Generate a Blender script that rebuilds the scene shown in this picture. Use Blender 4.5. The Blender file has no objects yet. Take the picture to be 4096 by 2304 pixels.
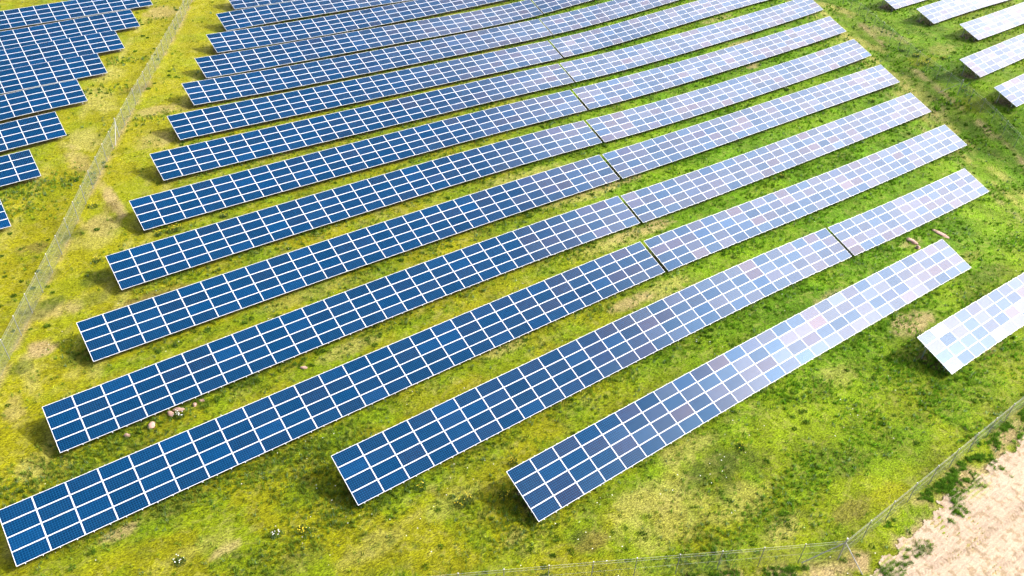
import bpy, bmesh, math, random
import numpy as np
from mathutils import Matrix, Vector

random.seed(4)
EXPO = 0.62
RNG = np.random.default_rng(11)
SC = bpy.context.scene
COL = SC.collection

# ------------------------------------------------------------------ survey
# world frame: x runs along the panel rows, y across them (uphill of the tilt), z up, metres
CAM_H = 44.0
F_PX = 3182.77 / 4096          # focal length / image width
CR = Vector((0.805757, -0.59139, 0.031841))
CU = Vector((0.339354, 0.505089, 0.793551))
CF = Vector((0.485381, 0.628604, -0.60767))
ML = 1.98                     # module pitch along the row
TW = 3.965                    # table width up the slope
TH = 0.35946                  # tilt
CT, ST = math.cos(TH), math.sin(TH)
CLEAR = 0.55
ROW_Y0, ROW_P = 43.333, 7.782

# name, row, x of index 0, first index, last index, height curve of the upper edge
TABLES = [
    ('X', -3, 58.94, 0, 28, [-44.876, -1.832, 0.143, 0.107, -0.163]),
    ('Y', -2, 21.561, 0, 28, [-43.078, -0.772, -0.327, -0.103, 0.017]),
    ('Z', -1, 12.456, 0, 28, [-42.627, -0.465, -0.474, -0.31, -0.015]),
    ('Zr', -1, 68.28, 0, 14, [-45.379, -0.829, 0.398, -0.107, 0.114]),
    ('A', 0, -6.554, 0, 28, [-42.41, -0.111, -0.128, -0.116, -0.05]),
    ('Ar', 0, 49.355, 0, 28, [-44.333, -1.195, 0.597, 0.115, -0.259]),
    ('E5', 0, 115.411, 0, 14, [-41.845, 0.212, -0.161, 0.052, -0.06]),
    ('B', 1, -2.361, 0, 28, [-42.092, -0.232, -0.538, -0.162, 0.044]),
    ('Br', 1, 53.478, 0, 28, [-44.024, -0.576, 0.177, -0.108, 0.089]),
    ('E4', 1, 120.138, 0, 14, [-41.335, 0.586, -0.102, -0.021, 0.055]),
    ('C', 2, 1.84, 0, 28, [-42.025, -0.528, -0.309, -0.002, 0.056]),
    ('Cr', 2, 57.729, 0, 28, [-43.491, -0.445, 0.07, -0.067, 0.035]),
    ('E3', 2, 133.567, 0, 14, [-41.24, 0.548, 0.071, -0.081, 0.118]),
    ('D', 3, 6.11, 0, 28, [-41.809, -0.529, -0.245, -0.123, -0.111]),
    ('Dr', 3, 61.924, 0, 28, [-43.585, -0.107, 0.353, -0.1, 0.177]),
    ('E2', 3, 133.798, 0, 14, [-41.445, -0.66, -0.158, 0.141, -0.216]),
    ('E', 4, 10.337, 0, 28, [-41.728, -0.695, -0.172, -0.052, -0.029]),
    ('Er', 4, 66.173, 0, 28, [-43.111, 0.071, 0.293, -0.065, 0.147]),
    ('E1', 4, 134.871, 0, 14, [-41.227, 0.028, -0.02, 0.006, -0.007]),
    ('F', 5, 14.656, 0, 28, [-41.723, -0.826, 0.041, -0.074, -0.071]),
    ('Fr', 5, 70.367, 0, 28, [-42.845, 0.364, 0.276, -0.054, 0.226]),
    ('W8', 5, 0.365, -14, 0, [-41.325, -0.0, 0.0, -0.0, 0.0]),
    ('G', 6, 18.919, 0, 28, [-41.757, -1.015, 0.116, 0.06, -0.052]),
    ('Gr', 6, 74.644, 0, 28, [-42.077, 0.923, -0.303, -0.455, 0.241]),
    ('W7', 6, 4.657, -14, 0, [-40.708, 0.07, -0.064, 0.025, -0.035]),
    ('H', 7, 23.154, 0, 28, [-41.784, -0.828, 0.177, -0.079, 0.102]),
    ('Hr', 7, 78.801, 0, 28, [-41.514, 1.402, 0.131, -0.16, 0.238]),
    ('W6', 7, 8.873, -14, 0, [-40.747, -0.153, 0.033, 0.035, -0.122]),
    ('I', 8, 27.341, 0, 28, [-41.757, -0.849, -0.177, 0.211, 0.426]),
    ('Ir', 8, 82.991, 0, 28, [-40.827, 0.988, -0.383, 0.004, 0.137]),
    ('W5', 8, 12.994, -14, 0, [-41.38, -0.772, 0.353, 0.025, -0.296]),
    ('J', 9, 31.598, 0, 28, [-41.64, -0.218, 0.332, -0.09, 0.091]),
    ('W4', 9, 17.254, -14, 0, [-40.979, -0.247, 0.116, 0.001, -0.07]),
    ('K', 10, 35.834, 0, 28, [-41.468, -0.81, -0.209, 0.07, -0.072]),
    ('W3', 10, 21.501, -14, 0, [-41.146, -0.312, 0.148, 0.005, -0.105]),
    ('W2', 11, 25.775, -14, 0, [-40.792, -0.031, -0.001, 0.015, -0.046]),
    ('M', 11, 40.04, 0, 28, [-41.295, -0.306, 0.149, -0.039, 0.041]),
    ('W1', 12, 30.018, -14, 0, [-40.619, 0.0, -0.0, 0.0, -0.0]),
]

def top_z(t, i):
    if t[0][0] == 'W':
        i = max(i, -6)
    s = (i - 14) / 14
    return sum(c * s ** k for k, c in enumerate(t[5])) + CAM_H

def row_y(t):
    return ROW_Y0 + t[1] * ROW_P

# ------------------------------------------------------------------ terrain (thin plate through the table feet)
_cp, _cz = [], []
for t in TABLES:
    step = 7 if t[0][0] in 'WE' else 4
    for i in range(t[3], t[4] + 1, step):
        _cp.append((t[2] + i * ML, row_y(t) - TW * CT))
        _cz.append(top_z(t, i) - TW * ST - CLEAR)
_cp = np.array(_cp); _cz = np.array(_cz); _S = 100.0

def _kern(a, b):
    d2 = ((a[:, None] - b[None]) ** 2).sum(-1)
    return .5 * d2 * np.log(d2 + 1e-9)
_n = len(_cp)
_A = np.zeros((_n + 3, _n + 3))
_A[:_n, :_n] = _kern(_cp / _S, _cp / _S) + np.eye(_n) * 2e-4
_A[:_n, _n] = 1; _A[:_n, _n + 1:] = _cp / _S; _A[_n:, :_n] = _A[:_n, _n:].T
_c = np.linalg.solve(_A, np.r_[_cz, 0, 0, 0])

def ground_exact(x, y):
    x = np.clip(np.atleast_1d(x).astype(float), -50, 210)
    y = np.clip(np.atleast_1d(y).astype(float), -10, 175)
    out = np.empty(len(x))
    for a in range(0, len(x), 20000):
        q = np.stack([x[a:a + 20000], y[a:a + 20000]], -1) / _S
        out[a:a + 20000] = _kern(q, _cp / _S) @ _c[:_n] + _c[_n] + q @ _c[_n + 1:]
    return out
# cached 2 m lattice, bilinear
_gx = np.arange(-52, 214, 2.0); _gy = np.arange(-12, 179, 2.0)
_G = ground_exact(*[a.ravel() for a in np.meshgrid(_gx, _gy)]).reshape(len(_gy), len(_gx))

def ground(x, y):
    x = np.clip(np.asarray(x, float), -51.9, 211.9); y = np.clip(np.asarray(y, float), -11.9, 177.9)
    u = (x + 52) / 2; v = (y + 12) / 2
    i = np.minimum(u.astype(int), len(_gx) - 2); j = np.minimum(v.astype(int), len(_gy) - 2)
    a = u - i; b = v - j
    return (_G[j, i] * (1 - a) + _G[j, i + 1] * a) * (1 - b) + (_G[j + 1, i] * (1 - a) + _G[j + 1, i + 1] * a) * b

def g1(x, y):
    return float(ground(np.array([x]), np.array([y]))[0])

def spot(px, py):
    """surveyed place on the ground seen at (px, py) of the 4096-wide photograph"""
    d = (px - 2048) / 3182.77 * CR - (py - 1152) / 3182.77 * CU + CF
    z = 0.0
    for _ in range(30):
        s = (z - CAM_H) / d.z
        z = .5 * z + .5 * g1(d.x * s, d.y * s)
    s = (z - CAM_H) / d.z
    return d.x * s, d.y * s

# ------------------------------------------------------------------ value noise
def vnoise(x, y, scale, seed):
    r = np.random.default_rng(seed).random((256, 256))
    u = np.asarray(x) / scale; v = np.asarray(y) / scale
    i = np.floor(u).astype(int); j = np.floor(v).astype(int)
    a = u - i; b = v - j; a = a * a * (3 - 2 * a); b = b * b * (3 - 2 * b)
    i &= 255; j &= 255; i2 = (i + 1) & 255; j2 = (j + 1) & 255
    return (r[j, i] * (1 - a) + r[j, i2] * a) * (1 - b) + (r[j2, i] * (1 - a) + r[j2, i2] * a) * b

def fbm(x, y, scale, seed, octs=4):
    s = 0; w = 1; tot = 0
    for k in range(octs):
        s = s + w * vnoise(np.asarray(x) + 31.7 * k, np.asarray(y) - 17.3 * k, scale / 2 ** k, seed + k)
        tot += w; w *= .55
    return s / tot

def sstep(a, b, x):
    t = np.clip((x - a) / (b - a), 0, 1)
    return t * t * (3 - 2 * t)

# ------------------------------------------------------------------ what grows where (colours of plants and soil, plus shade painted under the tables)
OLIVE = np.array((.165, .185, .002))
YELLOW = np.array((.250, .240, .003))
LUSH = np.array((.085, .190, .002))
DRY = np.array((.36, .33, .085))
BARE = np.array((.42, .30, .16))
DARK = np.array((.055, .085, .008))
BROWN = np.array((.16, .12, .03))
KIND = dict(o=OLIVE, y=YELLOW, l=LUSH, d=DRY, b=BARE, k=DARK, n=BROWN)
# (px, py, radius along x, radius along y, kind, strength)
_spots = [
 # bare / dry earth along the service gap between the long tables
 (2430, 740, 5.5, 1.0, 'b', .9), (2560, 925, 5, .9, 'b', .8), (2290, 592, 4, .8, 'b', .7), (2150, 460, 3.5, .7, 'b', .6),
 (2000, 360, 3, .7, 'b', .6), (2080, 345, 3, .6, 'b', .5), (2870, 75, 4, .7, 'b', .6), (2960, 175, 4, .7, 'b', .7),
 (3010, 265, 2.5, .6, 'b', .8), (2350, 775, 7, 1.0, 'd', .8), (2480, 960, 7, 1.0, 'd', .7), (2760, 1170, 4, 1.2, 'b', .5),
 (2640, 1160, 5, 1.2, 'd', .7), (2530, 1205, 3, .8, 'b', .7), (3560, 1210, 3.0, 1.2, 'b', .8), (3650, 1290, 3, 1.4, 'b', .9),
 (3640, 970, 2.2, .8, 'b', .6), (3330, 1190, 3, 1, 'b', .5), (3950, 1370, 3, 1.2, 'b', .5), (2100, 1590, 3, 1, 'd', .5),
 (2070, 1300, 2.5, .7, 'd', .8), (2010, 1390, 2.5, 1, 'd', .9), (1400, 1390, 3, .8, 'd', .7), (1500, 930, 5, .8, 'd', .8),
 (1780, 680, 6, .8, 'd', .9), (1900, 880, 5, .9, 'd', .6), (1250, 1170, 6, .9, 'd', .4), (1980, 640, 6, .8, 'd', .6),
 (2100, 700, 6, 1., 'd', .6), (2230, 990, 5, 1., 'd', .6), (2300, 1130, 4, 1., 'd', .5),
 # left strip: dry track patches
 (340, 560, 2.5, 3, 'd', .8), (400, 400, 2, 5, 'd', .7), (420, 300, 2.5, 3, 'd', .6), (310, 640, 1.2, 4, 'b', .5),
 (450, 800, .7, 4.5, 'b', .8), (410, 900, 2, 2.2, 'b', .5), (620, 560, 2.5, 2.0, 'b', .4), (650, 50, 3, 3, 'b', .5),
 (640, 440, 3, 1.5, 'b', .5), (240, 1240, 2.0, 1.4, 'b', .6), (160, 1395, 1.2, 1.2, 'b', .9), (120, 1500, .8, 3, 'd', .7),
 (380, 950, 2.5, 2.0, 'd', .6), (60, 1650, .8, 2.4, 'b', .4), (130, 1000, 1.5, 1.2, 'n', .8), (440, 830, .9, 1.2, 'n', .8),
 (100, 1880, 1.2, 1.2, 'd', .7), (640, 1190, 4.5, 1.2, 'n', .8), (560, 1210, 2, .8, 'n', .6), (760, 430, 1.2, 1, 'n', .7),
 # dark weedy clumps
 (150, 1240, 1.8, 1.4, 'k', .7), (215, 1210, 1.2, .9, 'k', .8), (400, 1110, 2.2, 1.2, 'k', .8), (390, 1190, 1.8, .9, 'k', .6),
 (300, 940, 1.4, .8, 'k', .7), (560, 350, 2.5, 1.2, 'n', .7), (520, 370, 2, .8, 'k', .5), (400, 210, 2, 1.2, 'k', .5),
 (310, 1430, 1.6, 1.1, 'k', .7), (190, 1100, 1.3, 1.0, 'k', .5), (80, 1470, 1.0, .9, 'k', .8), (200, 1720, 1.4, 1.6, 'k', .6),
 (2860, 1870, 2.6, 1.4, 'k', .9), (2780, 1930, 1.6, .8, 'k', .7), (2960, 1830, 2., 1.2, 'k', .6), (2900, 1960, 1.6, .8, 'k', .6),
 (3400, 1860, 2.2, 1.0, 'k', .6), (3300, 1830, 1.6, .8, 'k', .5), (3410, 2040, 2.0, .9, 'n', .7), (3130, 2120, 2.2, .8, 'd', .7),
 (3030, 1830, 1.5, .8, 'k', .4), (3280, 1560, 1.6, .9, 'k', .4), (3480, 1400, 2, 1, 'l', .6), (3820, 1640, 2.5, 1.2, 'l', .6),
 (3650, 1760, 2.5, 1.4, 'l', .5), (3880, 1560, 3, 1.6, 'l', .5), (3220, 1500, 2, 1.6, 'l', .5), (3350, 1500, 2, 1.4, 'd', .4),
 (2600, 2010, 4, 1.6, 'd', .6), (2700, 2080, 4, 1.6, 'd', .5), (2950, 2010, 3, 1.4, 'd', .5), (2750, 1800, 3, 1.2, 'd', .5),
 (2500, 1780, 1.2, .7, 'k', .5), (3150, 2060, 1.2, .6, 'k', .4), (3560, 1980, 2.2, 1, 'y', .6), (3300, 2180, 3, .8, 'l', .4),
 (2370, 2160, 1.4, .9, 'n', .8), (2310, 2150, .8, .5, 'k', .8), (2050, 2150, 1.2, .6, 'd', .7), (1800, 2010, 3, 1, 'd', .4),
 (1500, 2180, 3, 1, 'd', .4), (900, 2200, 1.2, .5, 'b', .6), (480, 2130, 1.2, .5, 'b', .7), (800, 2190, 2.5, .8, 'd', .4),
 (1450, 2140, .5, .35, 'k', .9), (1660, 2180, .35, .25, 'k', .9), (1560, 2165, .4, .25, 'k', .9), (1505, 2180, .4, .25, 'k', .8),
 (950, 2220, .35, .3, 'k', .9), (930, 2215, .3, .3, 'k', .9), (470, 2090, .5, .4, 'k', .8), (690, 2060, .6, .4, 'k', .7),
 (1200, 2240, 2, .8, 'n', .4), (700, 2020, 2.4, .8, 'n', .4), (1290, 1800, .6, .5, 'k', .8), (1280, 1960, 1.4, 1.0, 'k', .4),
 # greener band low on the right
 (3600, 330, 3.5, 2.0, 'k', .4), (3640, 260, 2.0, 1.0, 'k', .4), (3480, 90, 2, 5, 'l', .7), (3380, 40, 2, 4, 'l', .6),
 (3530, 130, 1.5, 6, 'b', .5), (3330, 30, 1.4, 5, 'd', .8), (3440, 170, 1.4, 6, 'd', .7), (3560, 300, 1.6, 6, 'd', .6),
 (3640, 380, 3, 3, 'd', .5), (3720, 450, 2.5, 3, 'b', .35), (3700, 240, 3, 2.5, 'y', .6), (3760, 200, 3, 2, 'd', .5),
 (3900, 420, 2.5, 2.5, 'y', .4), (3800, 1080, 3.2, 1.0, 'd', .7), (3870, 1030, 3, .8, 'n', .6), (3950, 1100, 4, 1.4, 'k', .7),
 (3900, 1180, 3, 1.6, 'k', .6), (3600, 950, 3, 1.2, 'l', .8), (3500, 1130, 3, 1, 'l', .4),
]
SPOTS = []
for px, py, rx, ry, k, s in _spots:
    sx, sy = spot(px, py)
    SPOTS.append((sx, sy, rx, ry, KIND[k], s))

def lushness(x, y):
    """0 on the worn western side of the plant, 1 in the wet eastern meadow"""
    u = x - .55 * (y - 43)
    l = sstep(30, 62, u + 9 * (fbm(x, y, 14, 5) - .5))
    far = sstep(118, 135, u)
    return l * (1 - .45 * far)

def cover_colour(x, y):
    x = np.asarray(x, float); y = np.asarray(y, float)
    n1 = fbm(x, y, 9, 21)[..., None]; n2 = fbm(x, y, 2.2, 33)[..., None]; n3 = fbm(x, y * 1.4, .7, 47, 3)[..., None]
    c = OLIVE * (1 - n1) + YELLOW * n1
    kk = (y - (ROW_Y0 - TW * CT)) / ROW_P
    fr = (kk - np.floor(kk)) * ROW_P
    gs = np.exp(-((fr - ROW_P + .9) / 1.0) ** 2) * sstep(.35, .6, fbm(x, y, 5, 311)) * (x > .55 * (y - 43) - 4) * (y > 14)
    c = c * (1 - .55 * gs[..., None]) + np.array((.12, .20, .006)) * .55 * gs[..., None]
    l = lushness(x, y)[..., None]
    front = sstep(30, 12, y)[..., None]
    lush = LUSH * (.7 + .6 * n2) + (OLIVE * .35) * sstep(.45, .7, n1)
    c = c * (1 - l * (1 - .55 * front)) + lush * l * (1 - .55 * front)
    c = c * (.72 + .56 * n2)
    d = sstep(.60, .76, n3 * .6 + n1 * .25 + n2 * .15)
    c = c * (1 - .55 * d * (1 - .6 * l)) + DRY * .55 * d * (1 - .6 * l)
    g = sstep(.50, .66, fbm(x + 200, y, 3.2, 61))[..., None]
    c = c * (1 - .45 * g) + (LUSH * 1.0 + OLIVE * .2) * .45 * g
    k = sstep(.66, .76, fbm(x, y + 90, 1.1, 71, 3))[..., None]
    k = k * .35
    c = c * (1 - k) + DARK * k
    # western strip between the fences and the tables is yellower and trodden
    ux = (x - (-3.43 + .536 * (y - 59.53)))
    w = (np.exp(-((ux + 1.0) / 9.0) ** 2))[..., None]
    c = c * (1 - .5 * w) + (YELLOW * 1.15 * (.75 + .5 * n2)) * .5 * w
    for off, wd in ((6.2, .5), (8.0, .5), (-6.5, .6)):
        tr = np.exp(-((ux - off + 1.2 * (n1[..., 0] - .5)) / wd) ** 2) * sstep(.42, .62, fbm(x, y, 3, 81))
        c = c * (1 - .5 * tr[..., None]) + DRY * 1.1 * .5 * tr[..., None]
    # soil laid bare along the fence feet
    for f0, sl, ya, yb in ((-3.43, .536, 45, 160),):
        fx = np.abs(x - (f0 + sl * (y - 59.53)))
        s = np.exp(-(fx / .35) ** 2) * sstep(.35, .6, fbm(x, y, 1.5, 91))
        c = c * (1 - .6 * s[..., None]) + BARE * .9 * .6 * s[..., None]
    # eastern perimeter track
    ue = x - (108.7 + .532 * (y - 35.3))
    for off, wd, kc, st in ((-1.2, .6, BARE, .65), (-5.5, .8, DRY, .8), (-7.8, .6, DRY, .7), (-3.4, 1.0, DARK, .55), (-9.8, .5, BARE, .4)):
        tr = np.exp(-((ue - off + 1.6 * (n1[..., 0] - .5)) / wd) ** 2) * sstep(.35, .6, fbm(x, y, 2.4, 83 + int(-off)))
        c = c * (1 - st * tr[..., None]) + kc * st * tr[..., None]
    rag2 = fbm(x, y, .8, 101, 4) * 1.5 - .15
    for sx, sy, rx, ry, kc, s in SPOTS:
        m = np.exp(-(((x - sx) / rx) ** 2 + ((y - sy) / ry) ** 2) * 1.0)
        m = .8 * s * sstep(.30, .75, m * (.35 + 1.2 * rag2))[..., None]
        c = c * (1 - m) + kc * (.8 + .4 * n3) * m
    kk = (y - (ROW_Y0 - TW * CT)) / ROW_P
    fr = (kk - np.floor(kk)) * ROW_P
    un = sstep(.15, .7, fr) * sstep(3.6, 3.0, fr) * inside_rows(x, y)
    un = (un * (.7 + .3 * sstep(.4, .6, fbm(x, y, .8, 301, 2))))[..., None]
    c = c * (1 - un) + np.array((.060, .050, .022)) * un  # brown soil beneath the tables, coloured darker to deepen the shade there
    # verge outside the front fence
    fy = front_line(x)
    v = sstep(.5, -.9, y - fy)[..., None] * sstep(.40, .58, fbm(x, y, 1.3, 111))[..., None]
    c = c * (1 - .75 * v) + BARE * (.7 + .5 * n3) * .75 * v
    return np.clip(c, 0, 1)

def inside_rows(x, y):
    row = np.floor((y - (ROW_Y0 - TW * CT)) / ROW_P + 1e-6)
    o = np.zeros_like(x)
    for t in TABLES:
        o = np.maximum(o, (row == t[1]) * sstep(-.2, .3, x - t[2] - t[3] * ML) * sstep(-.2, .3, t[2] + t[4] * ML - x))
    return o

def front_line(x):
    x = np.asarray(x, float)
    return np.where(x < 36.3, 11.12 + (36.3 - x) * .553, 11.12)

# ------------------------------------------------------------------ helpers
def tag(o, label=None, cat=None, group=None, kind=None):
    if label: o['label'] = label
    if cat: o['category'] = cat
    if group: o['group'] = group
    if kind: o['kind'] = kind
    return o

def link(name, me, parent=None):
    o = bpy.data.objects.new(name, me)
    COL.objects.link(o)
    if parent is not None: o.parent = parent
    return o

def empty(name, loc):
    o = bpy.data.objects.new(name, None)
    o.empty_display_size = .5
    COL.objects.link(o); o.location = loc
    return o

def raw_mesh(name, verts, loops, sizes, mats, smooth=False, col=None, mi=None):
    me = bpy.data.meshes.new(name)
    verts = np.asarray(verts, np.float32); loops = np.asarray(loops, np.int32); sizes = np.asarray(sizes, np.int32)
    me.vertices.add(len(verts)); me.vertices.foreach_set('co', verts.ravel())
    me.loops.add(len(loops)); me.loops.foreach_set('vertex_index', loops)
    me.polygons.add(len(sizes))
    st = np.zeros(len(sizes), np.int32); st[1:] = np.cumsum(sizes)[:-1]
    me.polygons.foreach_set('loop_start', st)
    if mi is not None: me.polygons.foreach_set('material_index', np.asarray(mi, np.int32))
    me.update(calc_edges=True)
    if smooth: me.polygons.foreach_set('use_smooth', np.ones(len(sizes), bool))
    if col is not None:
        a = me.color_attributes.new('cover', 'FLOAT_COLOR', 'POINT')
        a.data.foreach_set('color', np.c_[col, np.ones(len(col))].astype(np.float32).ravel())
    for m in mats: me.materials.append(m)
    return me

class Geo:
    def __init__(s): s.v = []; s.f = []; s.m = []
    def box(s, c, hx, hy, hz, ax=None, m=0):
        ax = ax or (Vector((1, 0, 0)), Vector((0, 1, 0)), Vector((0, 0, 1)))
        b = len(s.v); c = Vector(c)
        for k in (-1, 1):
            for j in (-1, 1):
                for i in (-1, 1):
                    s.v.append(c + ax[0] * hx * i + ax[1] * hy * j + ax[2] * hz * k)
        for f in ((0, 2, 3, 1), (4, 5, 7, 6), (0, 1, 5, 4), (2, 6, 7, 3), (0, 4, 6, 2), (1, 3, 7, 5)):
            s.f.append([b + q for q in f]); s.m.append(m)
        return s
    def tube(s, a, b, r, r2=None, n=8, m=0):
        a = Vector(a); b = Vector(b); r2 = r if r2 is None else r2
        d = (b - a).normalized(); u = d.orthogonal().normalized(); w = d.cross(u)
        base = len(s.v)
        for p, rr in ((a, r), (b, r2)):
            for k in range(n):
                t = 2 * math.pi * k / n
                s.v.append(p + u * rr * math.cos(t) + w * rr * math.sin(t))
        for k in range(n):
            s.f.append([base + k, base + (k + 1) % n, base + n + (k + 1) % n, base + n + k]); s.m.append(m)
        s.f.append([base + n + k for k in range(n)]); s.m.append(m)
        s.f.append([base + k for k in range(n)][::-1]); s.m.append(m)
        return s
    def mesh(s, name, mats):
        me = bpy.data.meshes.new(name)
        me.from_pydata([tuple(v) for v in s.v], [], s.f)
        me.polygons.foreach_set('material_index', s.m)
        for m in mats: me.materials.append(m)
        me.update()
        return me

# ------------------------------------------------------------------ materials
def new_mat(name):
    m = bpy.data.materials.new(name); m.use_nodes = True
    nt = m.node_tree; bs = nt.nodes['Principled BSDF']
    return m, nt, bs

def N(nt, typ, **kw):
    n = nt.nodes.new(typ)
    for k, v in kw.items():
        setattr(n, k, v)
    return n

def L_(nt, a, b): nt.links.new(a, b)

def mathn(nt, op, a, b=None, c=None, clamp=False):
    n = N(nt, 'ShaderNodeMath', operation=op, use_clamp=clamp)
    for i, v in enumerate((a, b, c)):
        if v is None: continue
        if isinstance(v, (int, float)): n.inputs[i].default_value = v
        else: L_(nt, v, n.inputs[i])
    return n.outputs[0]

def mixc(nt, fac, a, b, mode='MIX'):
    n = N(nt, 'ShaderNodeMix', data_type='RGBA', blend_type=mode)
    for s, v in ((n.inputs[0], fac), (n.inputs[6], a), (n.inputs[7], b)):
        if isinstance(v, (int, float)): s.default_value = v
        elif isinstance(v, tuple): s.default_value = (*v, 1)
        else: L_(nt, v, s)
    return n.outputs[2]

def simple(name, col, rough=.5, metal=0., var=.0, scale=8):
    m, nt, bs = new_mat(name)
    bs.inputs['Base Color'].default_value = (*col, 1)
    bs.inputs['Roughness'].default_value = rough; bs.inputs['Metallic'].default_value = metal
    if var:
        tc = N(nt, 'ShaderNodeTexCoord'); nz = N(nt, 'ShaderNodeTexNoise'); nz.inputs['Scale'].default_value = scale
        nz.inputs['Detail'].default_value = 5
        L_(nt, tc.outputs['Object'], nz.inputs['Vector'])
        c = mixc(nt, nz.outputs[0], tuple(v * (1 - var) for v in col), tuple(min(1, v * (1 + var)) for v in col))
        L_(nt, c, bs.inputs['Base Color'])
    return m

M_FRAME = simple('anodised_aluminium', (.80, .81, .84), .5, 0., .05)
M_BACK = simple('white_backsheet', (.62, .63, .64), .7)
M_STEEL = simple('galvanised_steel', (.42, .43, .45), .5, .5, .2, 20)
M_POST = simple('fence_post_steel', (.28, .29, .31), .5, .4, .25, 15)
M_CAP = simple('bright_cap', (.8, .8, .82), .4)

def cell_material():
    m, nt, bs = new_mat('silicon_cells_under_glass')
    tc = N(nt, 'ShaderNodeTexCoord'); sp = N(nt, 'ShaderNodeSeparateXYZ'); L_(nt, tc.outputs['Object'], sp.inputs[0])
    oi = N(nt, 'ShaderNodeObjectInfo')
    wn = N(nt, 'ShaderNodeTexWhiteNoise', noise_dimensions='1D'); L_(nt, mathn(nt, 'MULTIPLY', oi.outputs['Random'], 917.3), wn.inputs['W'])
    rs = N(nt, 'ShaderNodeSeparateColor'); L_(nt, wn.outputs['Color'], rs.inputs[0])
    r0, r1, r2 = rs.outputs[0], rs.outputs[1], rs.outputs[2]
    wn2 = N(nt, 'ShaderNodeTexWhiteNoise', noise_dimensions='1D'); L_(nt, mathn(nt, 'MULTIPLY', oi.outputs['Random'], 331.9), wn2.inputs['W'])
    rt = N(nt, 'ShaderNodeSeparateColor'); L_(nt, wn2.outputs['Color'], rt.inputs[0])
    # base colour of the polycrystalline cells, one batch per module
    ramp = N(nt, 'ShaderNodeValToRGB'); ramp.color_ramp.interpolation = 'LINEAR'
    cr = ramp.color_ramp; cr.elements[0].position = 0; cr.elements[0].color = (.0003, .020, .066, 1); cr.elements[1].position = 1; cr.elements[1].color = (.0003, .038, .125, 1)
    for p, c in ((.40, (.0003, .024, .078, 1)), (.70, (.0003, .029, .094, 1)), (.80, (.002, .018, .055, 1)), (.86, (.005, .021, .066, 1)), (.93, (.0003, .030, .10, 1))):
        e = cr.elements.new(p); e.color = c
    L_(nt, r0, ramp.inputs[0])
    # crystal mottling within a module
    add = N(nt, 'ShaderNodeVectorMath', operation='ADD'); L_(nt, tc.outputs['Object'], add.inputs[0])
    cmb = N(nt, 'ShaderNodeCombineXYZ')
    for i in range(3): L_(nt, mathn(nt, 'MULTIPLY', (r1, r2, r0)[i], 40.0), cmb.inputs[i])
    L_(nt, cmb.outputs[0], add.inputs[1])
    vor = N(nt, 'ShaderNodeTexNoise'); vor.inputs['Scale'].default_value = 5; vor.inputs['Detail'].default_value = 4
    L_(nt, add.outputs[0], vor.inputs['Vector'])
    mott = mathn(nt, 'MULTIPLY_ADD', vor.outputs[0], .7, .50)
    base = mixc(nt, 1.0, ramp.outputs[0], (1, 1, 1), 'MULTIPLY')
    mc = N(nt, 'ShaderNodeCombineColor')
    for i in range(3): L_(nt, mott, mc.inputs[i])
    base = mixc(nt, 1.0, ramp.outputs[0], mc.outputs[0], 'MULTIPLY')
    # grid lines between the 12 x 6 cells
    def line(coord, pitch, half, off):
        p = mathn(nt, 'FRACT', mathn(nt, 'ADD', mathn(nt, 'DIVIDE', coord, pitch), off))
        d = mathn(nt, 'ABSOLUTE', mathn(nt, 'SUBTRACT', p, .5))
        return mathn(nt, 'GREATER_THAN', d, .5 - half / pitch)
    lx = line(sp.outputs[0], 1.885 / 12, .0055, 100.0); ly = line(sp.outputs[1], .905 / 6, .0055, 100.0)
    bb = line(sp.outputs[1], .905 / 18, .0016, 100.5)
    ln = mathn(nt, 'MAXIMUM', lx, ly)
    base = mixc(nt, mathn(nt, 'MULTIPLY', bb, .45), base, (.03, .12, .30))
    base = mixc(nt, mathn(nt, 'MULTIPLY', ln, .75), base, (.02, .16, .36))
    # white rim of backsheet round the cells
    ex = mathn(nt, 'GREATER_THAN', mathn(nt, 'ABSOLUTE', sp.outputs[0]), .9485)
    ey = mathn(nt, 'GREATER_THAN', mathn(nt, 'ABSOLUTE', sp.outputs[1]), .4585)
    base = mixc(nt, mathn(nt, 'MAXIMUM', ex, ey), base, (.78, .79, .82))
    L_(nt, base, bs.inputs['Base Color'])
    # textured solar glass: broad gloss, coating differs from batch to batch
    dn = N(nt, 'ShaderNodeTexNoise'); dn.inputs['Scale'].default_value = 1.3; dn.inputs['Detail'].default_value = 3
    L_(nt, add.outputs[0], dn.inputs['Vector'])
    rough = mathn(nt, 'ADD', mathn(nt, 'MULTIPLY_ADD', r1, .06, ROUGH0), mathn(nt, 'MULTIPLY', dn.outputs[0], .03))
    L_(nt, rough, bs.inputs['Roughness'])
    lvl = mathn(nt, 'MULTIPLY_ADD', mathn(nt, 'POWER', rt.outputs[0], 1.4), .30, .58)
    lvl = mathn(nt, 'ADD', lvl, mathn(nt, 'MULTIPLY', mathn(nt, 'GREATER_THAN', rt.outputs[1], .965), .22))
    L_(nt, mathn(nt, 'MULTIPLY', lvl, SPEC), bs.inputs['Specular IOR Level'])
    tr = N(nt, 'ShaderNodeValToRGB'); tr.color_ramp.interpolation = 'LINEAR'
    e = tr.color_ramp.elements; e[0].position = 0; e[0].color = (.40, .68, 1, 1); e[1].position = 1; e[1].color = (1, .78, .80, 1)
    for p, c in ((.35, (.50, .73, 1, 1)), (.60, (.74, .84, 1, 1)), (.80, (.86, .87, 1, 1)), (.90, (1, .86, .89, 1))):
        q = tr.color_ramp.elements.new(p); q.color = c
    L_(nt, r2, tr.inputs[0]); L_(nt, tr.outputs[0], bs.inputs['Specular Tint'])
    return m
ROUGH0 = .12
SPEC = 1.0
M_CELL = cell_material()
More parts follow.
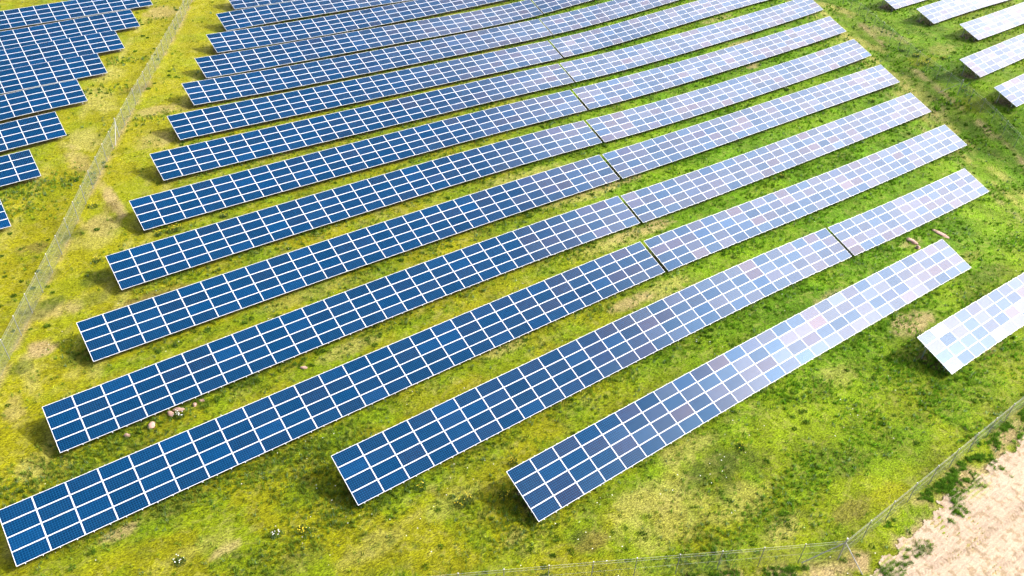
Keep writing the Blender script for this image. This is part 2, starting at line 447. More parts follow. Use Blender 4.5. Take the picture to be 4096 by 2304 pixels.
# ------------------------------------------------------------------ solar module (shared mesh)
def module_mesh():
    bm = bmesh.new()
    hx, hy, h, w = .9815, .4875, .038, .026
    def ring(x, y, z): return [bm.verts.new((sx * x, sy * y, z)) for sx, sy in ((-1, -1), (1, -1), (1, 1), (-1, 1))]
    a = ring(hx, hy, 0); b = ring(hx, hy, h - .002); b2 = ring(hx - .002, hy - .002, h); c = ring(hx - w, hy - w, h); d = ring(hx - w, hy - w, h - .004)
    def band(p, q, m):
        for k in range(4):
            f = bm.faces.new((p[k], p[(k + 1) % 4], q[(k + 1) % 4], q[k])); f.material_index = m
    band(a, b, 0); band(b, b2, 0); band(b2, c, 0); band(c, d, 0)
    f = bm.faces.new(d); f.material_index = 1
    f = bm.faces.new(a[::-1]); f.material_index = 2
    me = bpy.data.meshes.new('solar_module'); bm.to_mesh(me); bm.free()
    for m in (M_FRAME, M_CELL, M_BACK): me.materials.append(m)
    return me
MODULE = module_mesh()
_g = Geo(); _g.box((0, 0, 0), .02, TW / 2 + .055, .03); RAIL = _g.mesh('mounting_rail', [M_FRAME])
V_UP = Vector((0, CT, ST))

def post_mesh(h):
    g = Geo(); g.box((0, 0, h / 2), .05, .035, h / 2); return g.mesh('post', [M_STEEL])
_post_cache = {}

def solar_table(t, label, group, rails=False):
    name, row, x0, lo, hi, _ = t
    y0 = row_y(t)
    mid = (lo + hi) // 2
    xm, ym = x0 + mid * ML, y0 - TW * CT / 2
    base = Vector((xm, ym, g1(xm, ym)))
    root = empty('solar_panel_table', base)
    tag(root, label, 'solar table', group)
    # 4 x n modules laid on the curve of the ground
    for i in range(lo, hi):
        za, zb = top_z(t, i), top_z(t, i + 1)
        ex = Vector((ML, 0, zb - za)).normalized()
        n = ex.cross(V_UP).normalized(); ex = V_UP.cross(n)
        topc = Vector((x0 + (i + .5) * ML, y0, (za + zb) / 2))
        for j in range(4):
            c = topc - V_UP * (TW / 8 + j * TW / 4) - n * .038
            o = link('solar_module', MODULE, root)
            jit = Matrix.Rotation(random.gauss(0, .004), 4, 'X') @ Matrix.Rotation(random.gauss(0, .004), 4, 'Y')
            mtx = Matrix((ex, V_UP, n)).transposed().to_4x4()
            mtx.translation = c - base
            o.matrix_local = mtx @ jit
        if rails:
            for k in (.25, .75):
                o = link('mounting_rail', RAIL, root)
                mtx = Matrix((ex, V_UP, n)).transposed().to_4x4()
                mtx.translation = topc + ex * (k - .5) * ML - V_UP * TW / 2 - n * .075 - base
                o.matrix_local = mtx
    # two long purlins following the curve
    for fr in (.24, .78):
        g = Geo(); px = None
        for i in range(lo, hi):
            a = Vector((x0 + i * ML, y0, top_z(t, i))) - V_UP * fr * TW - Vector((0, 0, .19))
            b = Vector((x0 + (i + 1) * ML, y0, top_z(t, i + 1))) - V_UP * fr * TW - Vector((0, 0, .19))
            ax = (b - a).normalized()
            g.box((a + b) / 2 - base, (b - a).length / 2 + .001, .03, .06, (ax, ax.cross(V_UP).cross(ax).normalized(), ax.cross(V_UP).normalized()))
        link('purlin', g.mesh('purlin', [M_STEEL]), root)
    # ramming posts in pairs
    k = lo + .25
    while k < hi:
        for fr in (.24, .78):
            ztop = top_z(t, k) - fr * TW * ST - .24
            x = x0 + k * ML; y = y0 - fr * TW * CT
            zb = g1(x, y) - .15
            h = round(max(.3, ztop - zb), 1)
            if h not in _post_cache: _post_cache[h] = post_mesh(h)
            o = link('support_post', _post_cache[h], root)
            o.location = Vector((x, y, ztop - h)) - base
        k += 2.75 if hi - k > 3 or hi - k < .6 else max(.5, hi - .25 - k)
    return root

ORD = ['first', 'second', 'third', 'fourth', 'fifth', 'sixth', 'seventh', 'eighth', 'ninth', 'tenth', 'eleventh', 'twelfth', 'thirteenth', 'fourteenth']
rows_main = 'Y Z A B C D E F G H I J K M'.split()
LOOK = {'Y': 'blue solar table fading to white, nearest of the full rows, starting lowest in the photo',
        'Z': 'blue solar table paling to lilac, second row from the front, left of the dark gap',
        'A': 'long deep blue solar table whose end touches the lower left photo edge',
        'Zr': 'short whitish solar table right of the thin gap, second row from the front'}
for t in TABLES:
    nm = t[0]
    if nm[0] == 'W':
        continue
    if nm[0] == 'E' and len(nm) == 2 and nm[1].isdigit():
        continue
    if nm == 'X':
        solar_table(t, 'glaring white solar table cut off by the right photo edge above the front fence', 'solar panel tables inside the fences', True)
        continue
    side = nm.endswith('r')
    k = rows_main.index(nm[0])
    if nm in LOOK: lab = LOOK[nm]
    elif side: lab = '%s solar table right of the dark gap in the %s row from the front' % ('whitish' if k < 8 else 'pale', ORD[k])
    elif k > 10: lab = 'blue solar table in the %s row from the front, running out at the top' % ORD[k]
    else: lab = '%s solar table left of the dark gap in the %s row from the front' % ('blue' if k < 7 else 'lilac', ORD[k])
    solar_table(t, lab, 'solar panel tables inside the fences', k < 4)
wl = [t for t in TABLES if t[0][0] == 'W']
for k, t in enumerate(sorted(wl, key=lambda t: t[1])):
    if k == 0: lab = 'dark blue solar table beyond the left fence, lowest, only its right corner in view'
    else: lab = 'dark blue solar table beyond the left fence, %s up its block' % ORD[k]
    solar_table(t, lab, 'dark blue solar tables beyond the left fence')
el = [t for t in TABLES if t[0][0] == 'E' and len(t[0]) == 2 and t[0][1].isdigit()]
for k, t in enumerate(sorted(el, key=lambda t: t[1])):
    solar_table(t, 'white glaring solar table on bare posts behind the right fence, %s from the bottom' % ORD[k], 'white solar tables behind the right fence')

# ------------------------------------------------------------------ ground
def cover_material(name, rough=.9, bump=.5, fine=1.0):
    m, nt, bs = new_mat(name)
    at = N(nt, 'ShaderNodeAttribute', attribute_name='cover')
    geo = N(nt, 'ShaderNodeNewGeometry')
    mp = N(nt, 'ShaderNodeMapping'); mp.inputs['Rotation'].default_value = (0, 0, .5); mp.inputs['Scale'].default_value = (1, 2.2, 1)
    L_(nt, geo.outputs['Position'], mp.inputs['Vector'])
    n1 = N(nt, 'ShaderNodeTexNoise'); n1.inputs['Scale'].default_value = 5.0; n1.inputs['Detail'].default_value = 6; n1.inputs['Roughness'].default_value = .7
    n2 = N(nt, 'ShaderNodeTexNoise'); n2.inputs['Scale'].default_value = 1.1; n2.inputs['Detail'].default_value = 5; n2.inputs['Distortion'].default_value = 1.2
    L_(nt, mp.outputs[0], n1.inputs['Vector']); L_(nt, geo.outputs['Position'], n2.inputs['Vector'])
    r1 = N(nt, 'ShaderNodeMapRange'); r1.inputs['From Min'].default_value = .34; r1.inputs['From Max'].default_value = .66
    r1.inputs['To Min'].default_value = 1 - .75 * fine; r1.inputs['To Max'].default_value = 1 + .75 * fine
    L_(nt, n1.outputs[0], r1.inputs['Value'])
    cc = N(nt, 'ShaderNodeCombineColor')
    for i in range(3): L_(nt, r1.outputs[0], cc.inputs[i])
    c = mixc(nt, 1.0, at.outputs['Color'], cc.outputs[0], 'MULTIPLY')
    r2 = N(nt, 'ShaderNodeMapRange'); r2.inputs['From Min'].default_value = .52; r2.inputs['From Max'].default_value = .7; r2.inputs['To Max'].default_value = .35 * fine
    L_(nt, n2.outputs[0], r2.inputs['Value'])
    c = mixc(nt, r2.outputs[0], c, (.36, .33, .09))
    L_(nt, c, bs.inputs['Base Color']); bs.inputs['Roughness'].default_value = rough; bs.inputs['Specular IOR Level'].default_value = .15
    b = N(nt, 'ShaderNodeBump'); b.inputs['Strength'].default_value = bump; b.inputs['Distance'].default_value = .25
    L_(nt, n1.outputs[0], b.inputs['Height']); L_(nt, b.outputs[0], bs.inputs['Normal'])
    return m
M_GROUND = cover_material('grassland')
M_SOIL = cover_material('tilled_soil', .95, .45, .28)

def lattice(xs, ys, zf, mats, name, keep=None):
    X, Y = np.meshgrid(xs, ys); x = X.ravel(); y = Y.ravel()
    z = zf(x, y); col = None
    nx, ny = len(xs), len(ys)
    i, j = np.meshgrid(np.arange(nx - 1), np.arange(ny - 1)); a = (j * nx + i).ravel()
    q = np.stack([a, a + 1, a + nx + 1, a + nx], -1)
    if keep is not None:
        k = keep(x, y); q = q[k[q].all(1)]
    return x, y, z, q

def uneven(x, y):
    return .10 * (fbm(x, y, 3.0, 7) - .5) + .07 * (fbm(x, y, .9, 9, 2) - .5)

xs = np.unique(np.r_[np.arange(-900, -60, 60.), np.arange(-60, -12, 2.), np.arange(-12, 60, .3), np.arange(60, 180, .5), np.arange(180, 220, 2.), np.arange(220, 1300, 60.)])
ys = np.unique(np.r_[np.arange(-900, -20, 60.), np.arange(-20, 0, 2.), np.arange(0, 75, .3), np.arange(75, 160, .5), np.arange(160, 190, 2.), np.arange(190, 1300, 60.)])
x, y, z, q = lattice(xs, ys, lambda x, y: ground(x, y) + uneven(x, y), None, 'ground')
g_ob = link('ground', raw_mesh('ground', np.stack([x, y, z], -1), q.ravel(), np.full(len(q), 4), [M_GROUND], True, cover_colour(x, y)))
tag(g_ob, 'undulating yellow green meadow under the solar tables', 'ground', kind='structure')

# tilled field outside the front fence
def field_edge(x, y):
    fy = front_line(x)
    return (fy - 1.5 - y) + 2.0 * (fbm(x, y, 2.6, 131) - .5) + .9 * (fbm(x, y, .5, 133, 3) - .5)
def tyre(x, y):
    d = np.zeros_like(x)
    for off in (0, 2.0):
        c = 6.6 - off + .035 * (x - 45) ** 2 * .25 - .12 * (x - 45)
        v = y - c; m = np.abs(v) < .26
        d += m * (np.sin((x + np.abs(v) * 1.1) * 2 * math.pi / .28) > .0)
    return d
def field_z(x, y):
    dirv = (x * .03 + y)
    fur = np.sin((dirv + .05 * np.sin(x * .5)) * 2 * math.pi / .30)
    return ground(x, y) + .05 + .020 * fur + .06 * (fbm(x, y, .45, 141, 3) - .5) - .03 * tyre(x, y)
fx = np.arange(24, 78, .08); fyv = np.arange(-16, 11, .08)
x, y, z, q = lattice(fx, fyv, field_z, None, 'field', lambda x, y: field_edge(x, y) > 0)
use = np.unique(q); rm = np.full(len(x), -1); rm[use] = np.arange(len(use)); x, y, z = x[use], y[use], z[use]; q = rm[q]
SOIL = np.array((.50, .385, .275))
n1 = fbm(x, y, 2.5, 151)[..., None]; n2 = fbm(x, y, .35, 155, 2)[..., None]
col = SOIL * (.86 + .2 * n1) * (.9 + .2 * n2)
fur = np.sin((x * .03 + y + .05 * np.sin(x * .5)) * 2 * math.pi / .30)
gx, gy = spot(3880, 1930); gx2, gy2 = spot(3560, 2240)
pm = np.exp(-(((x - gx) / 2.6) ** 2 + ((y - gy) / 1.3) ** 2)) + .8 * np.exp(-(((x - gx2) / 3) ** 2 + ((y - gy2) / 1) ** 2))
pm = sstep(.25, .7, pm) * (fur < -.1) * (fbm(x, y, .5, 161, 2) > .38)
col = col * (1 - .75 * pm[..., None]) + np.array((.30, .34, .07)) * .75 * pm[..., None]
crumb = (fbm(x, y, .3, 171, 2) > .66)[..., None]
col = np.where(crumb, col * np.array((.74, .72, .62)), col)
col = col * (1 - .16 * tyre(x, y)[..., None])
f_ob = link('tilled_field', raw_mesh('tilled_field', np.stack([x, y, z], -1), q.ravel(), np.full(len(q), 4), [M_SOIL], True, col))
tag(f_ob, 'pale pinkish tilled soil with furrows and tyre tracks outside the front fence', 'field', kind='structure')

# ------------------------------------------------------------------ grass
def blade_material():
    m, nt, bs = new_mat('grass_blades')
    at = N(nt, 'ShaderNodeAttribute', attribute_name='cover')
    L_(nt, at.outputs['Color'], bs.inputs['Base Color']); bs.inputs['Roughness'].default_value = .75
    bs.inputs['Specular IOR Level'].default_value = .2
    tl = N(nt, 'ShaderNodeBsdfTranslucent'); L_(nt, at.outputs['Color'], tl.inputs['Color'])
    mx = N(nt, 'ShaderNodeMixShader'); mx.inputs[0].default_value = .45
    L_(nt, bs.outputs[0], mx.inputs[1]); L_(nt, tl.outputs[0], mx.inputs[2]); L_(nt, mx.outputs[0], nt.nodes['Material Output'].inputs['Surface'])
    return m
M_BLADE = blade_material()

def in_view(x, y, m=1.12):
    z = ground(x, y) - CAM_H
    a = x * CR.x + y * CR.y + z * CR.z; b = x * CU.x + y * CU.y + z * CU.z; d = x * CF.x + y * CF.y + z * CF.z
    return (d > 5) & (np.abs(a / d) < .643 * m) & (np.abs(b / d) < .362 * m)

def scatter(n, dens=None):
    """random ground points, thinning with distance from the photographer's spot"""
    out = []
    tot = 0
    while tot < n:
        x = RNG.uniform(-12, 175, n * 2); y = RNG.uniform(0, 152, n * 2)
        d = np.sqrt(x * x + y * y + CAM_H ** 2)
        k = in_view(x, y) & (RNG.random(n * 2) < np.clip((52 / d) ** 1.6, 0, 1))
        k &= field_edge(x, y) < .2
        x = x[k]; y = y[k]
        if dens is not None:
            k = RNG.random(len(x)) < dens(x, y); x = x[k]; y = y[k]
        out.append(np.stack([x, y], -1)); tot += len(x)
        if len(out) > 60: break
    return np.concatenate(out)[:n]

def blades(name, pts, per, hgt, spread, width, lean, colf, label, kind='stuff', cat='grass'):
    n = len(pts) * per
    c = np.repeat(pts, per, 0)
    hh = np.repeat(hgt, per) * RNG.uniform(.55, 1.15, n)
    a = RNG.uniform(0, 2 * math.pi, n); r = spread * np.sqrt(RNG.random(n)) * (np.repeat(hgt, per) / hgt.mean()) ** .5
    bx = c[:, 0] + r * np.cos(a); by = c[:, 1] + r * np.sin(a)
    bz = ground(bx, by) + uneven(bx, by) - .01
    la = RNG.uniform(0, 2 * math.pi, n); lm = hh * lean * RNG.random(n)
    wa = RNG.uniform(0, math.pi, n)
    dist = np.sqrt(bx ** 2 + by ** 2 + CAM_H ** 2)
    w = width * (dist / 60) * RNG.uniform(.6, 1.3, n) / 2
    dx = np.cos(wa) * w; dy = np.sin(wa) * w
    v = np.empty((n, 3, 3), np.float32)
    v[:, 0] = np.stack([bx - dx, by - dy, bz], -1); v[:, 1] = np.stack([bx + dx, by + dy, bz], -1)
    v[:, 2] = np.stack([bx + np.cos(la) * lm, by + np.sin(la) * lm, bz + hh], -1)
    col = colf(pts, per, n)
    me = raw_mesh(name, v.reshape(-1, 3), np.arange(n * 3), np.full(n, 3), [M_BLADE], False, np.repeat(col, 3, 0))
    return tag(link(name, me), label, cat, kind=kind)

def turf_col(p, per, n):
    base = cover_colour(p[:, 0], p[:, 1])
    c = np.repeat(base, per, 0) * RNG.lognormal(0, .38, (n, 1))
    k = RNG.random((n, 1)) < .10; c = np.where(k, c * .4 + np.array((.40, .36, .12)) * .6, c)
    return np.clip(c * np.array((1.05, 1.08, 1.)), 0, .9)
pts = scatter(150000)
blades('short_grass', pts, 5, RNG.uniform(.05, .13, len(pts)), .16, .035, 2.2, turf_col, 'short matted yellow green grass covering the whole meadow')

# taller grass: in front of the lower table edges, round the ends, in loose colonies
_rowe = []
def tall_density(x, y):
    k = (y - (ROW_Y0 - TW * CT)) / ROW_P
    fr = (k - np.floor(k)) * ROW_P              # distance north of a lower table edge
    under = np.exp(-((fr - ROW_P - .0) / 1.1) ** 2) + np.exp(-((fr + .3) / 1.0) ** 2)
    edge = np.exp(-(np.minimum(fr, ROW_P - fr) / 1.2) ** 2)
    pat = sstep(.46, .62, fbm(x, y, 4.0, 201))
    inside = (x > -8 + .55 * (y - 35)) & (y > 14)
    d = .04 * pat + inside * edge * (.25 + .75 * pat) * .8
    l = lushness(x, y)
    d = d + .35 * l * sstep(.5, .66, fbm(x, y, 2.5, 211))
    for sx, sy, rx, ry, s in TALL:
        d = d + s * np.exp(-(((x - sx) / rx) ** 2 + ((y - sy) / ry) ** 2))
    return np.clip(d, 0, 1)
TALL = [(*spot(px, py), rx, ry, s) for px, py, rx, ry, s in [
 (250, 1880, 4, 2.0, .9), (150, 1930, 3, 1.5, .8), (420, 1800, 4, 1.2, .8), (1150, 1840, 5, 1.3, 1), (1400, 2030, 3, 1.4, .9),
 (1250, 1930, 2.4, 1.8, .9), (2080, 2080, 3.0, 1.6, .9), (1950, 2020, 2.4, 1.4, .6), (700, 1980, 4, .8, .6), (1400, 1800, 3, 1, .8),
 (620, 470, 2.2, 1.4, .8), (470, 250, 3.5, 1.2, .9), (560, 90, 3, 1, .8), (370, 370, 3.0, 1.2, .8), (100, 760, 4, 1.4, 1),
 (60, 850, 3, 1.6, .9), (230, 740, 3, 1.2, .7), (900, 1150, 2, .8, .3), (3560, 1480, 2.5, 1.5, .8), (3700, 1430, 2.5, 1.5, .8),
 (3780, 1530, 3, 1.2, .7), (3200, 1560, 2.6, 1.3, .7), (3460, 1330, 3, 1.2, .6), (3000, 900, 4, 1, .5), (3340, 640, 4, 1, .8),
 (3100, 700, 4, 1, .6), (2780, 620, 4, .9, .6), (3640, 950, 3, 1, .8), (3500, 880, 4, 1, .6), (3900, 1250, 4, 1.4, .7), (3980, 1180, 3, 1.4, .8),
 (330, 1400, 1.6, 1.2, .6), (480, 1650, 2, 1.4, .5), (560, 1000, 1.6, 1.2, .5)]]
def tall_col(p, per, n):
    l = lushness(p[:, 0], p[:, 1])[:, None]
    base = np.array((.150, .255, .025)) * (1 - l) + np.array((.110, .270, .012)) * l
    kind = RNG.random((len(p), 1))
    base = np.where(kind < .15, base * .55, base); base = np.where(kind > .78, base * .7 + np.array((.22, .24, .05)) * .45, base)
    base = np.where((kind > .5) & (kind < .6), np.array((.16, .25, .11)), base)
    return np.clip(np.repeat(base, per, 0) * RNG.lognormal(0, .35, (n, 1)), 0, .8)
pts = scatter(30000, tall_density)
blades('tall_grass', pts, 9, RNG.uniform(.15, .42, len(pts)), .11, .040, .55, tall_col, 'taller blue green grass standing along the table edges and in loose colonies')

# small dark rosettes and weeds all over the worn ground
def weed_col(p, per, n):
    base = np.array((.06, .14, .010)) * np.ones((len(p), 1)); k = RNG.random((len(p), 1))
    base = np.where(k > .6, np.array((.09, .19, .014)), base)
    return np.clip(np.repeat(base, per, 0) * RNG.lognormal(0, .3, (n, 1)), 0, .8)
pts = scatter(700, lambda x, y: sstep(.45, .75, fbm(x, y, 5, 221)))
blades('low_weeds', pts, 60, RNG.uniform(.08, .22, len(pts)), .22, .05, 1.3, weed_col, 'small dark green weed rosettes dotted over the meadow', cat='weeds')
# weedy verge outside the front fence
pts = RNG.uniform((20, 3), (72, 24), (30000, 2))
e = pts[:, 1] - front_line(pts[:, 0])
pts = pts[(e < -.2) & (e > -3.2) & (fbm(pts[:, 0], pts[:, 1], 1.4, 231) > .54 + .05 * (-e - 1))][:2600]
blades('verge_weeds', pts, 34, RNG.uniform(.08, .26, len(pts)), .14, .04, 1.1, lambda p, per, n: weed_col(p, per, n) * 1.5, 'dark green weeds creeping along the soil verge outside the front fence', cat='weeds')
# daisies and straw specks
def speck_mesh(name, n, colr, size, label, dens):
    p = scatter(n, dens)
    k = len(p); z = ground(p[:, 0], p[:, 1]) + uneven(p[:, 0], p[:, 1]) + RNG.uniform(.06, .16, k)
    a = RNG.uniform(0, 6.28, k); s = size * RNG.uniform(.6, 1.4, k)
    v = np.empty((k, 4, 3))
    for q in range(4):
        v[:, q] = np.stack([p[:, 0] + s * np.cos(a + q * 1.571), p[:, 1] + s * np.sin(a + q * 1.571), z + .3 * s * (q % 2)], -1)
    me = raw_mesh(name, v.reshape(-1, 3), np.arange(k * 4), np.full(k, 4), [simple(name, colr, .7)])
    return tag(link(name, me), label, 'flowers', kind='stuff')
speck_mesh('white_meadow_flowers', 420, (.85, .86, .8), .035, 'tiny white daisies scattered in the grass', lambda x, y: sstep(.55, .7, fbm(x, y, 3, 241)) * sstep(70, 45, y) + .02)

# ------------------------------------------------------------------ flowering plants
M_YELLOW = simple('yellow_petals', (.85, .66, .01), .6, 0, .15)
M_LEAF = simple('plant_leaves', (.07, .13, .02), .7, 0, .3)
M_WHITE = simple('white_petals', (.85, .85, .8), .6)
def flowering_plant(px, py, rad, nf, label, petal=None, grp='yellow flowering weeds'):
    sx, sy = spot(px, py)
    root = empty('flowering_plant', (sx, sy, g1(sx, sy)))
    tag(root, label, 'flowering plant', grp)
    r = random.Random(int(px * 7 + py))
    lv, lf = [], []
    for k in range(90):
        a = r.uniform(0, 6.28); d = rad * math.sqrt(r.random()); h = r.uniform(.12, .38); w = r.uniform(.015, .04)
        x_, y_ = d * math.cos(a), d * math.sin(a); b = len(lv); t = r.uniform(0, 3.14); q = r.uniform(-.12, .12)
        lv += [(x_ - w * math.cos(t), y_ - w * math.sin(t), -.02), (x_ + w * math.cos(t), y_ + w * math.sin(t), -.02), (x_ + q, y_ + r.uniform(-.12, .12), h)]
        lf.append((b, b + 1, b + 2))
    me = bpy.data.meshes.new('leaves'); me.from_pydata(lv, [], lf); me.materials.append(M_LEAF); link('leaves', me, root)
    fv, ff = [], []
    for k in range(nf):
        a = r.uniform(0, 6.28); d = rad * .9 * math.sqrt(r.random()); h = r.uniform(.28, .5)
        x_, y_ = d * math.cos(a), d * math.sin(a); s = r.uniform(.025, .045); b = len(fv)
        fv.append((x_, y_, h + .025))
        for m in range(6):
            fv.append((x_ + s * math.cos(m * 1.047), y_ + s * math.sin(m * 1.047), h + r.uniform(-.02, .01)))
        fv.append((x_, y_, h - .03))
        for m in range(6):
            ff.append((b, b + 1 + m, b + 1 + (m + 1) % 6)); ff.append((b + 7, b + 1 + (m + 1) % 6, b + 1 + m))
    me = bpy.data.meshes.new('flower_heads'); me.from_pydata(fv, [], ff); me.materials.append(petal or M_YELLOW); link('flower_heads', me, root)
    return root
for a in [
 (3660, 226, .55, 26, 'yellow flower clump beside the right fence, higher of the two near the fence'),
 (3699, 255, .7, 34, 'widest bright yellow flower clump beside the right fence'),
 (3775, 236, .5, 20, 'small yellow flower clump between the right fence and white tables'),
 (3607, 204, .45, 8, 'faint yellow flower clump at the foot of the right fence, leftmost'),
 (3484, 405, .55, 18, 'yellow flower clump in lush grass near the right end of a pale table'),
 (3125, 709, .4, 12, 'tiny yellow flower clump in lush grass between two whitish tables'),
 (688, 925, .5, 16, 'yellow flower clump below a left blue table end, middle of three'),
 (712, 918, .45, 14, 'yellow flower clump below a left blue table end, rightmost of three'),
 (635, 940, .35, 8, 'yellow flower clump below a left blue table end, leftmost of three'),
 (896, 866, .4, 8, 'yellow flower clump under the lower edge of a left table, alone'),
 (372, 827, .5, 12, 'yellow flower clump alone in the strip right of the left fence'),
 (390, 1045, .4, 8, 'small yellow flower clump left of a deep blue table corner'),
 (1212, 2124, .42, 12, 'yellow flower clump alone in the grass at the bottom'),
 (1682, 1952, .42, 9, 'yellow flower clump under the lower edge of the second row table'),
 (1866, 2002, .42, 9, 'yellow flower clump between the two front tables, right of its pair'),
 (1838, 2020, .4, 8, 'yellow flower clump between the two front tables, left of its pair'),
 (2053, 1852, .42, 14, 'yellow flower clump touching the upper left corner of the front table'),
 (2018, 1990, .5, 12, 'yellow flower clump in the shade at the front table left end'),
 (2960, 1793, .38, 8, 'tiny yellow flower clump alone in the lower right meadow')]:
    flowering_plant(*a)
for a in [(716, 1666, .4, 16, 'white flower clump in front of the third row left end'),
          (1105, 2138, .4, 14, 'white flower clump in the grass at the bottom of the photo'),
          (3145, 360, .4, 8, 'white flower clump between two pale tables on the right'),
          (720, 2248, .35, 10, 'white flower clump low in the bottom left grass')]:
    flowering_plant(*a, M_WHITE, 'white flowering weeds')

# ------------------------------------------------------------------ stones and earth mounds
M_STONE = simple('pinkish_stone', (.50, .31, .25), .9, 0, .25, 30)
def stone(px, py, rx, ry, h, label, seed):
    sx, sy = spot(px, py)
    bm = bmesh.new(); bmesh.ops.create_icosphere(bm, subdivisions=3, radius=1)
    rr = np.random.default_rng(seed); off = rr.uniform(0, 50, 3)
    for v in bm.verts:
        c = v.co
        n = math.sin(c.x * 3.1 + off[0]) * math.sin(c.y * 2.7 + off[1]) + .5 * math.sin(c.z * 5 + off[2] + c.x * 4)
        c *= 1 + .13 * n
        v.co = (c.x * rx, c.y * ry, c.z * h)
    me = bpy.data.meshes.new('stone'); bm.to_mesh(me); bm.free(); me.materials.append(M_STONE)
    for p in me.polygons: p.use_smooth = True
    o = link('stone', me); o.location = (sx, sy, g1(sx, sy) + h * .35); o.rotation_euler.z = rr.uniform(0, 3)
    return tag(o, label, 'stone', 'pinkish stones lying in the grass')
for k, a in enumerate([
 (607, 1704, .36, .26, .2, 'largest pinkish stone in the grass below the third row table'),
 (509, 1744, .24, .17, .14, 'small pinkish stone left of the largest one, below the third row'),
 (779, 1620, .2, .15, .13, 'pinkish stone in tall grass, right of the white flowers'),
 (807, 1604, .22, .14, .12, 'pinkish stone at the shaded table edge, rightmost of the row'),
 (683, 1657, .34, .2, .14, 'flat pinkish stone at the shaded table edge beside white flowers'),
 (715, 1640, .42, .2, .12, 'long flat pinkish stone under the shaded lower table edge'),
 (3762, 937, 1.1, .35, .12, 'flat pink slab lying in grass right of the pale table end'),
 (3646, 967, .7, .35, .2, 'jagged pinkish rubble among pale weeds behind the front table'),
 (3670, 993, .3, .25, .24, 'round pale stone touching the rubble behind the front table'),
 (1215, 1472, .3, .16, .1, 'small pink stone in grass between the second and third left rows')]):
    stone(*a, 400 + k)

# ------------------------------------------------------------------ fences
def mesh_material():
    m, nt, bs = new_mat('chain_link_wire')
    tc = N(nt, 'ShaderNodeTexCoord'); sp = N(nt, 'ShaderNodeSeparateXYZ'); L_(nt, tc.outputs['UV'], sp.inputs[0])
    def strand(op):
        s = mathn(nt, op, sp.outputs[0], sp.outputs[1])
        p = mathn(nt, 'FRACT', mathn(nt, 'DIVIDE', s, .075))
        return mathn(nt, 'LESS_THAN', p, WIRE)
    a = mathn(nt, 'MAXIMUM', strand('ADD'), strand('SUBTRACT'))
    L_(nt, a, bs.inputs['Alpha'])
    bs.inputs['Base Color'].default_value = (.20, .235, .19, 1); bs.inputs['Roughness'].default_value = .5; bs.inputs['Metallic'].default_value = .2
    return m
WIRE = .10
M_WIRE = mesh_material()
M_LINE = simple('tension_wire', (.45, .47, .42), .4, .5)
H_F = 2.05
def fence(corners, label, spacing=2.75, braces=(), start=0., tall=()):
    """corners: ground points of a straight or bent fence"""
    root = empty('wire_mesh_fence', (*corners[0], g1(*corners[0]))); base = root.location.copy()
    tag(root, label, 'fence', 'wire mesh fences on steel posts')
    g = Geo(); g.tube((0, 0, -.3), (0, 0, H_F), .026, n=8, m=0); g.tube((0, 0, H_F), (0, 0, H_F + .05), .040, .030, n=8, m=1)
    pm = g.mesh('fence_post', [M_POST, M_CAP])
    for a, b in zip(corners[:-1], corners[1:]):
        a = Vector(a); b = Vector(b); ln = (b - a).length; d = (b - a) / ln
        n = max(1, round(ln / spacing)); st = [a + d * ln * k / n for k in range(n + 1)]
        pts = [Vector((p.x, p.y, g1(p.x, p.y))) for p in st]
        for k, p in enumerate(pts):
            if k == n and b != Vector(corners[-1]): continue
            o = link('fence_post', pm, root); o.location = p - base
        v, f, uv = [], [], []
        s = 0
        for k in range(n):
            p, q = pts[k], pts[k + 1]; w = (q - p).length
            i = len(v)
            v += [p - base + Vector((0, 0, .03)), q - base + Vector((0, 0, .03)), q - base + Vector((0, 0, H_F - .05)), p - base + Vector((0, 0, H_F - .05))]
            f.append((i, i + 1, i + 2, i + 3)); uv += [(s, 0), (s + w, 0), (s + w, H_F), (s, H_F)]; s += w
        me = bpy.data.meshes.new('wire_netting'); me.from_pydata([tuple(c) for c in v], [], f); me.materials.append(M_WIRE)
        ul = me.uv_layers.new(name='UVMap')
        for k, c in enumerate(uv): ul.data[k].uv = c
        link('wire_netting', me, root)
        for hz in (H_F - .04, H_F - .28, 1.0):
            g = Geo()
            for k in range(n):
                g.tube(pts[k] - base + Vector((0, 0, hz)), pts[k + 1] - base + Vector((0, 0, hz)), .006 if hz > 1.5 else .004, n=5)
            link('tension_wire', g.mesh('tension_wire', [M_LINE]), root)
    for (bx, by), dirs in braces:
        z0 = g1(bx, by)
        g = Geo(); g.tube((bx - base.x, by - base.y, z0 - base.z - .3), (bx - base.x, by - base.y, z0 - base.z + 2.25), .045, n=10); g.tube((bx - base.x, by - base.y, z0 - base.z + 2.25), (bx - base.x, by - base.y, z0 - base.z + 2.31), .055, .04, n=10, m=1)
        link('corner_post', g.mesh('corner_post', [M_STEEL, M_CAP]), root)
        for dx, dy in dirs:
            ex, ey = bx + dx, by + dy
            g = Geo(); g.tube((bx - base.x, by - base.y, z0 - base.z + 1.85), (ex - base.x, ey - base.y, g1(ex, ey) - base.z), .03, n=8)
            link('brace', g.mesh('brace', [M_STEEL]), root)
    return root
def LFx(y): return -3.43 + .536 * (y - 59.53)
def RFx(y): return 108.7 + .532 * (y - 35.3)
fence([(LFx(45.0), 45.0), (LFx(91.53), 91.53), (LFx(150), 150)], 'green grey wire mesh fence slanting up the left side beside the dark blue block', 2.75,
      [((LFx(91.53), 91.53), [(-.9, -1.8)])])
fence([(5, 28.4), (36.3, 11.12), (85, 11.12)], 'wire mesh fence along the bare soil in the lower right corner', 2.72,
      [((36.3, 11.12), [(-2.2, 1.2), (.4, -1.6)])])
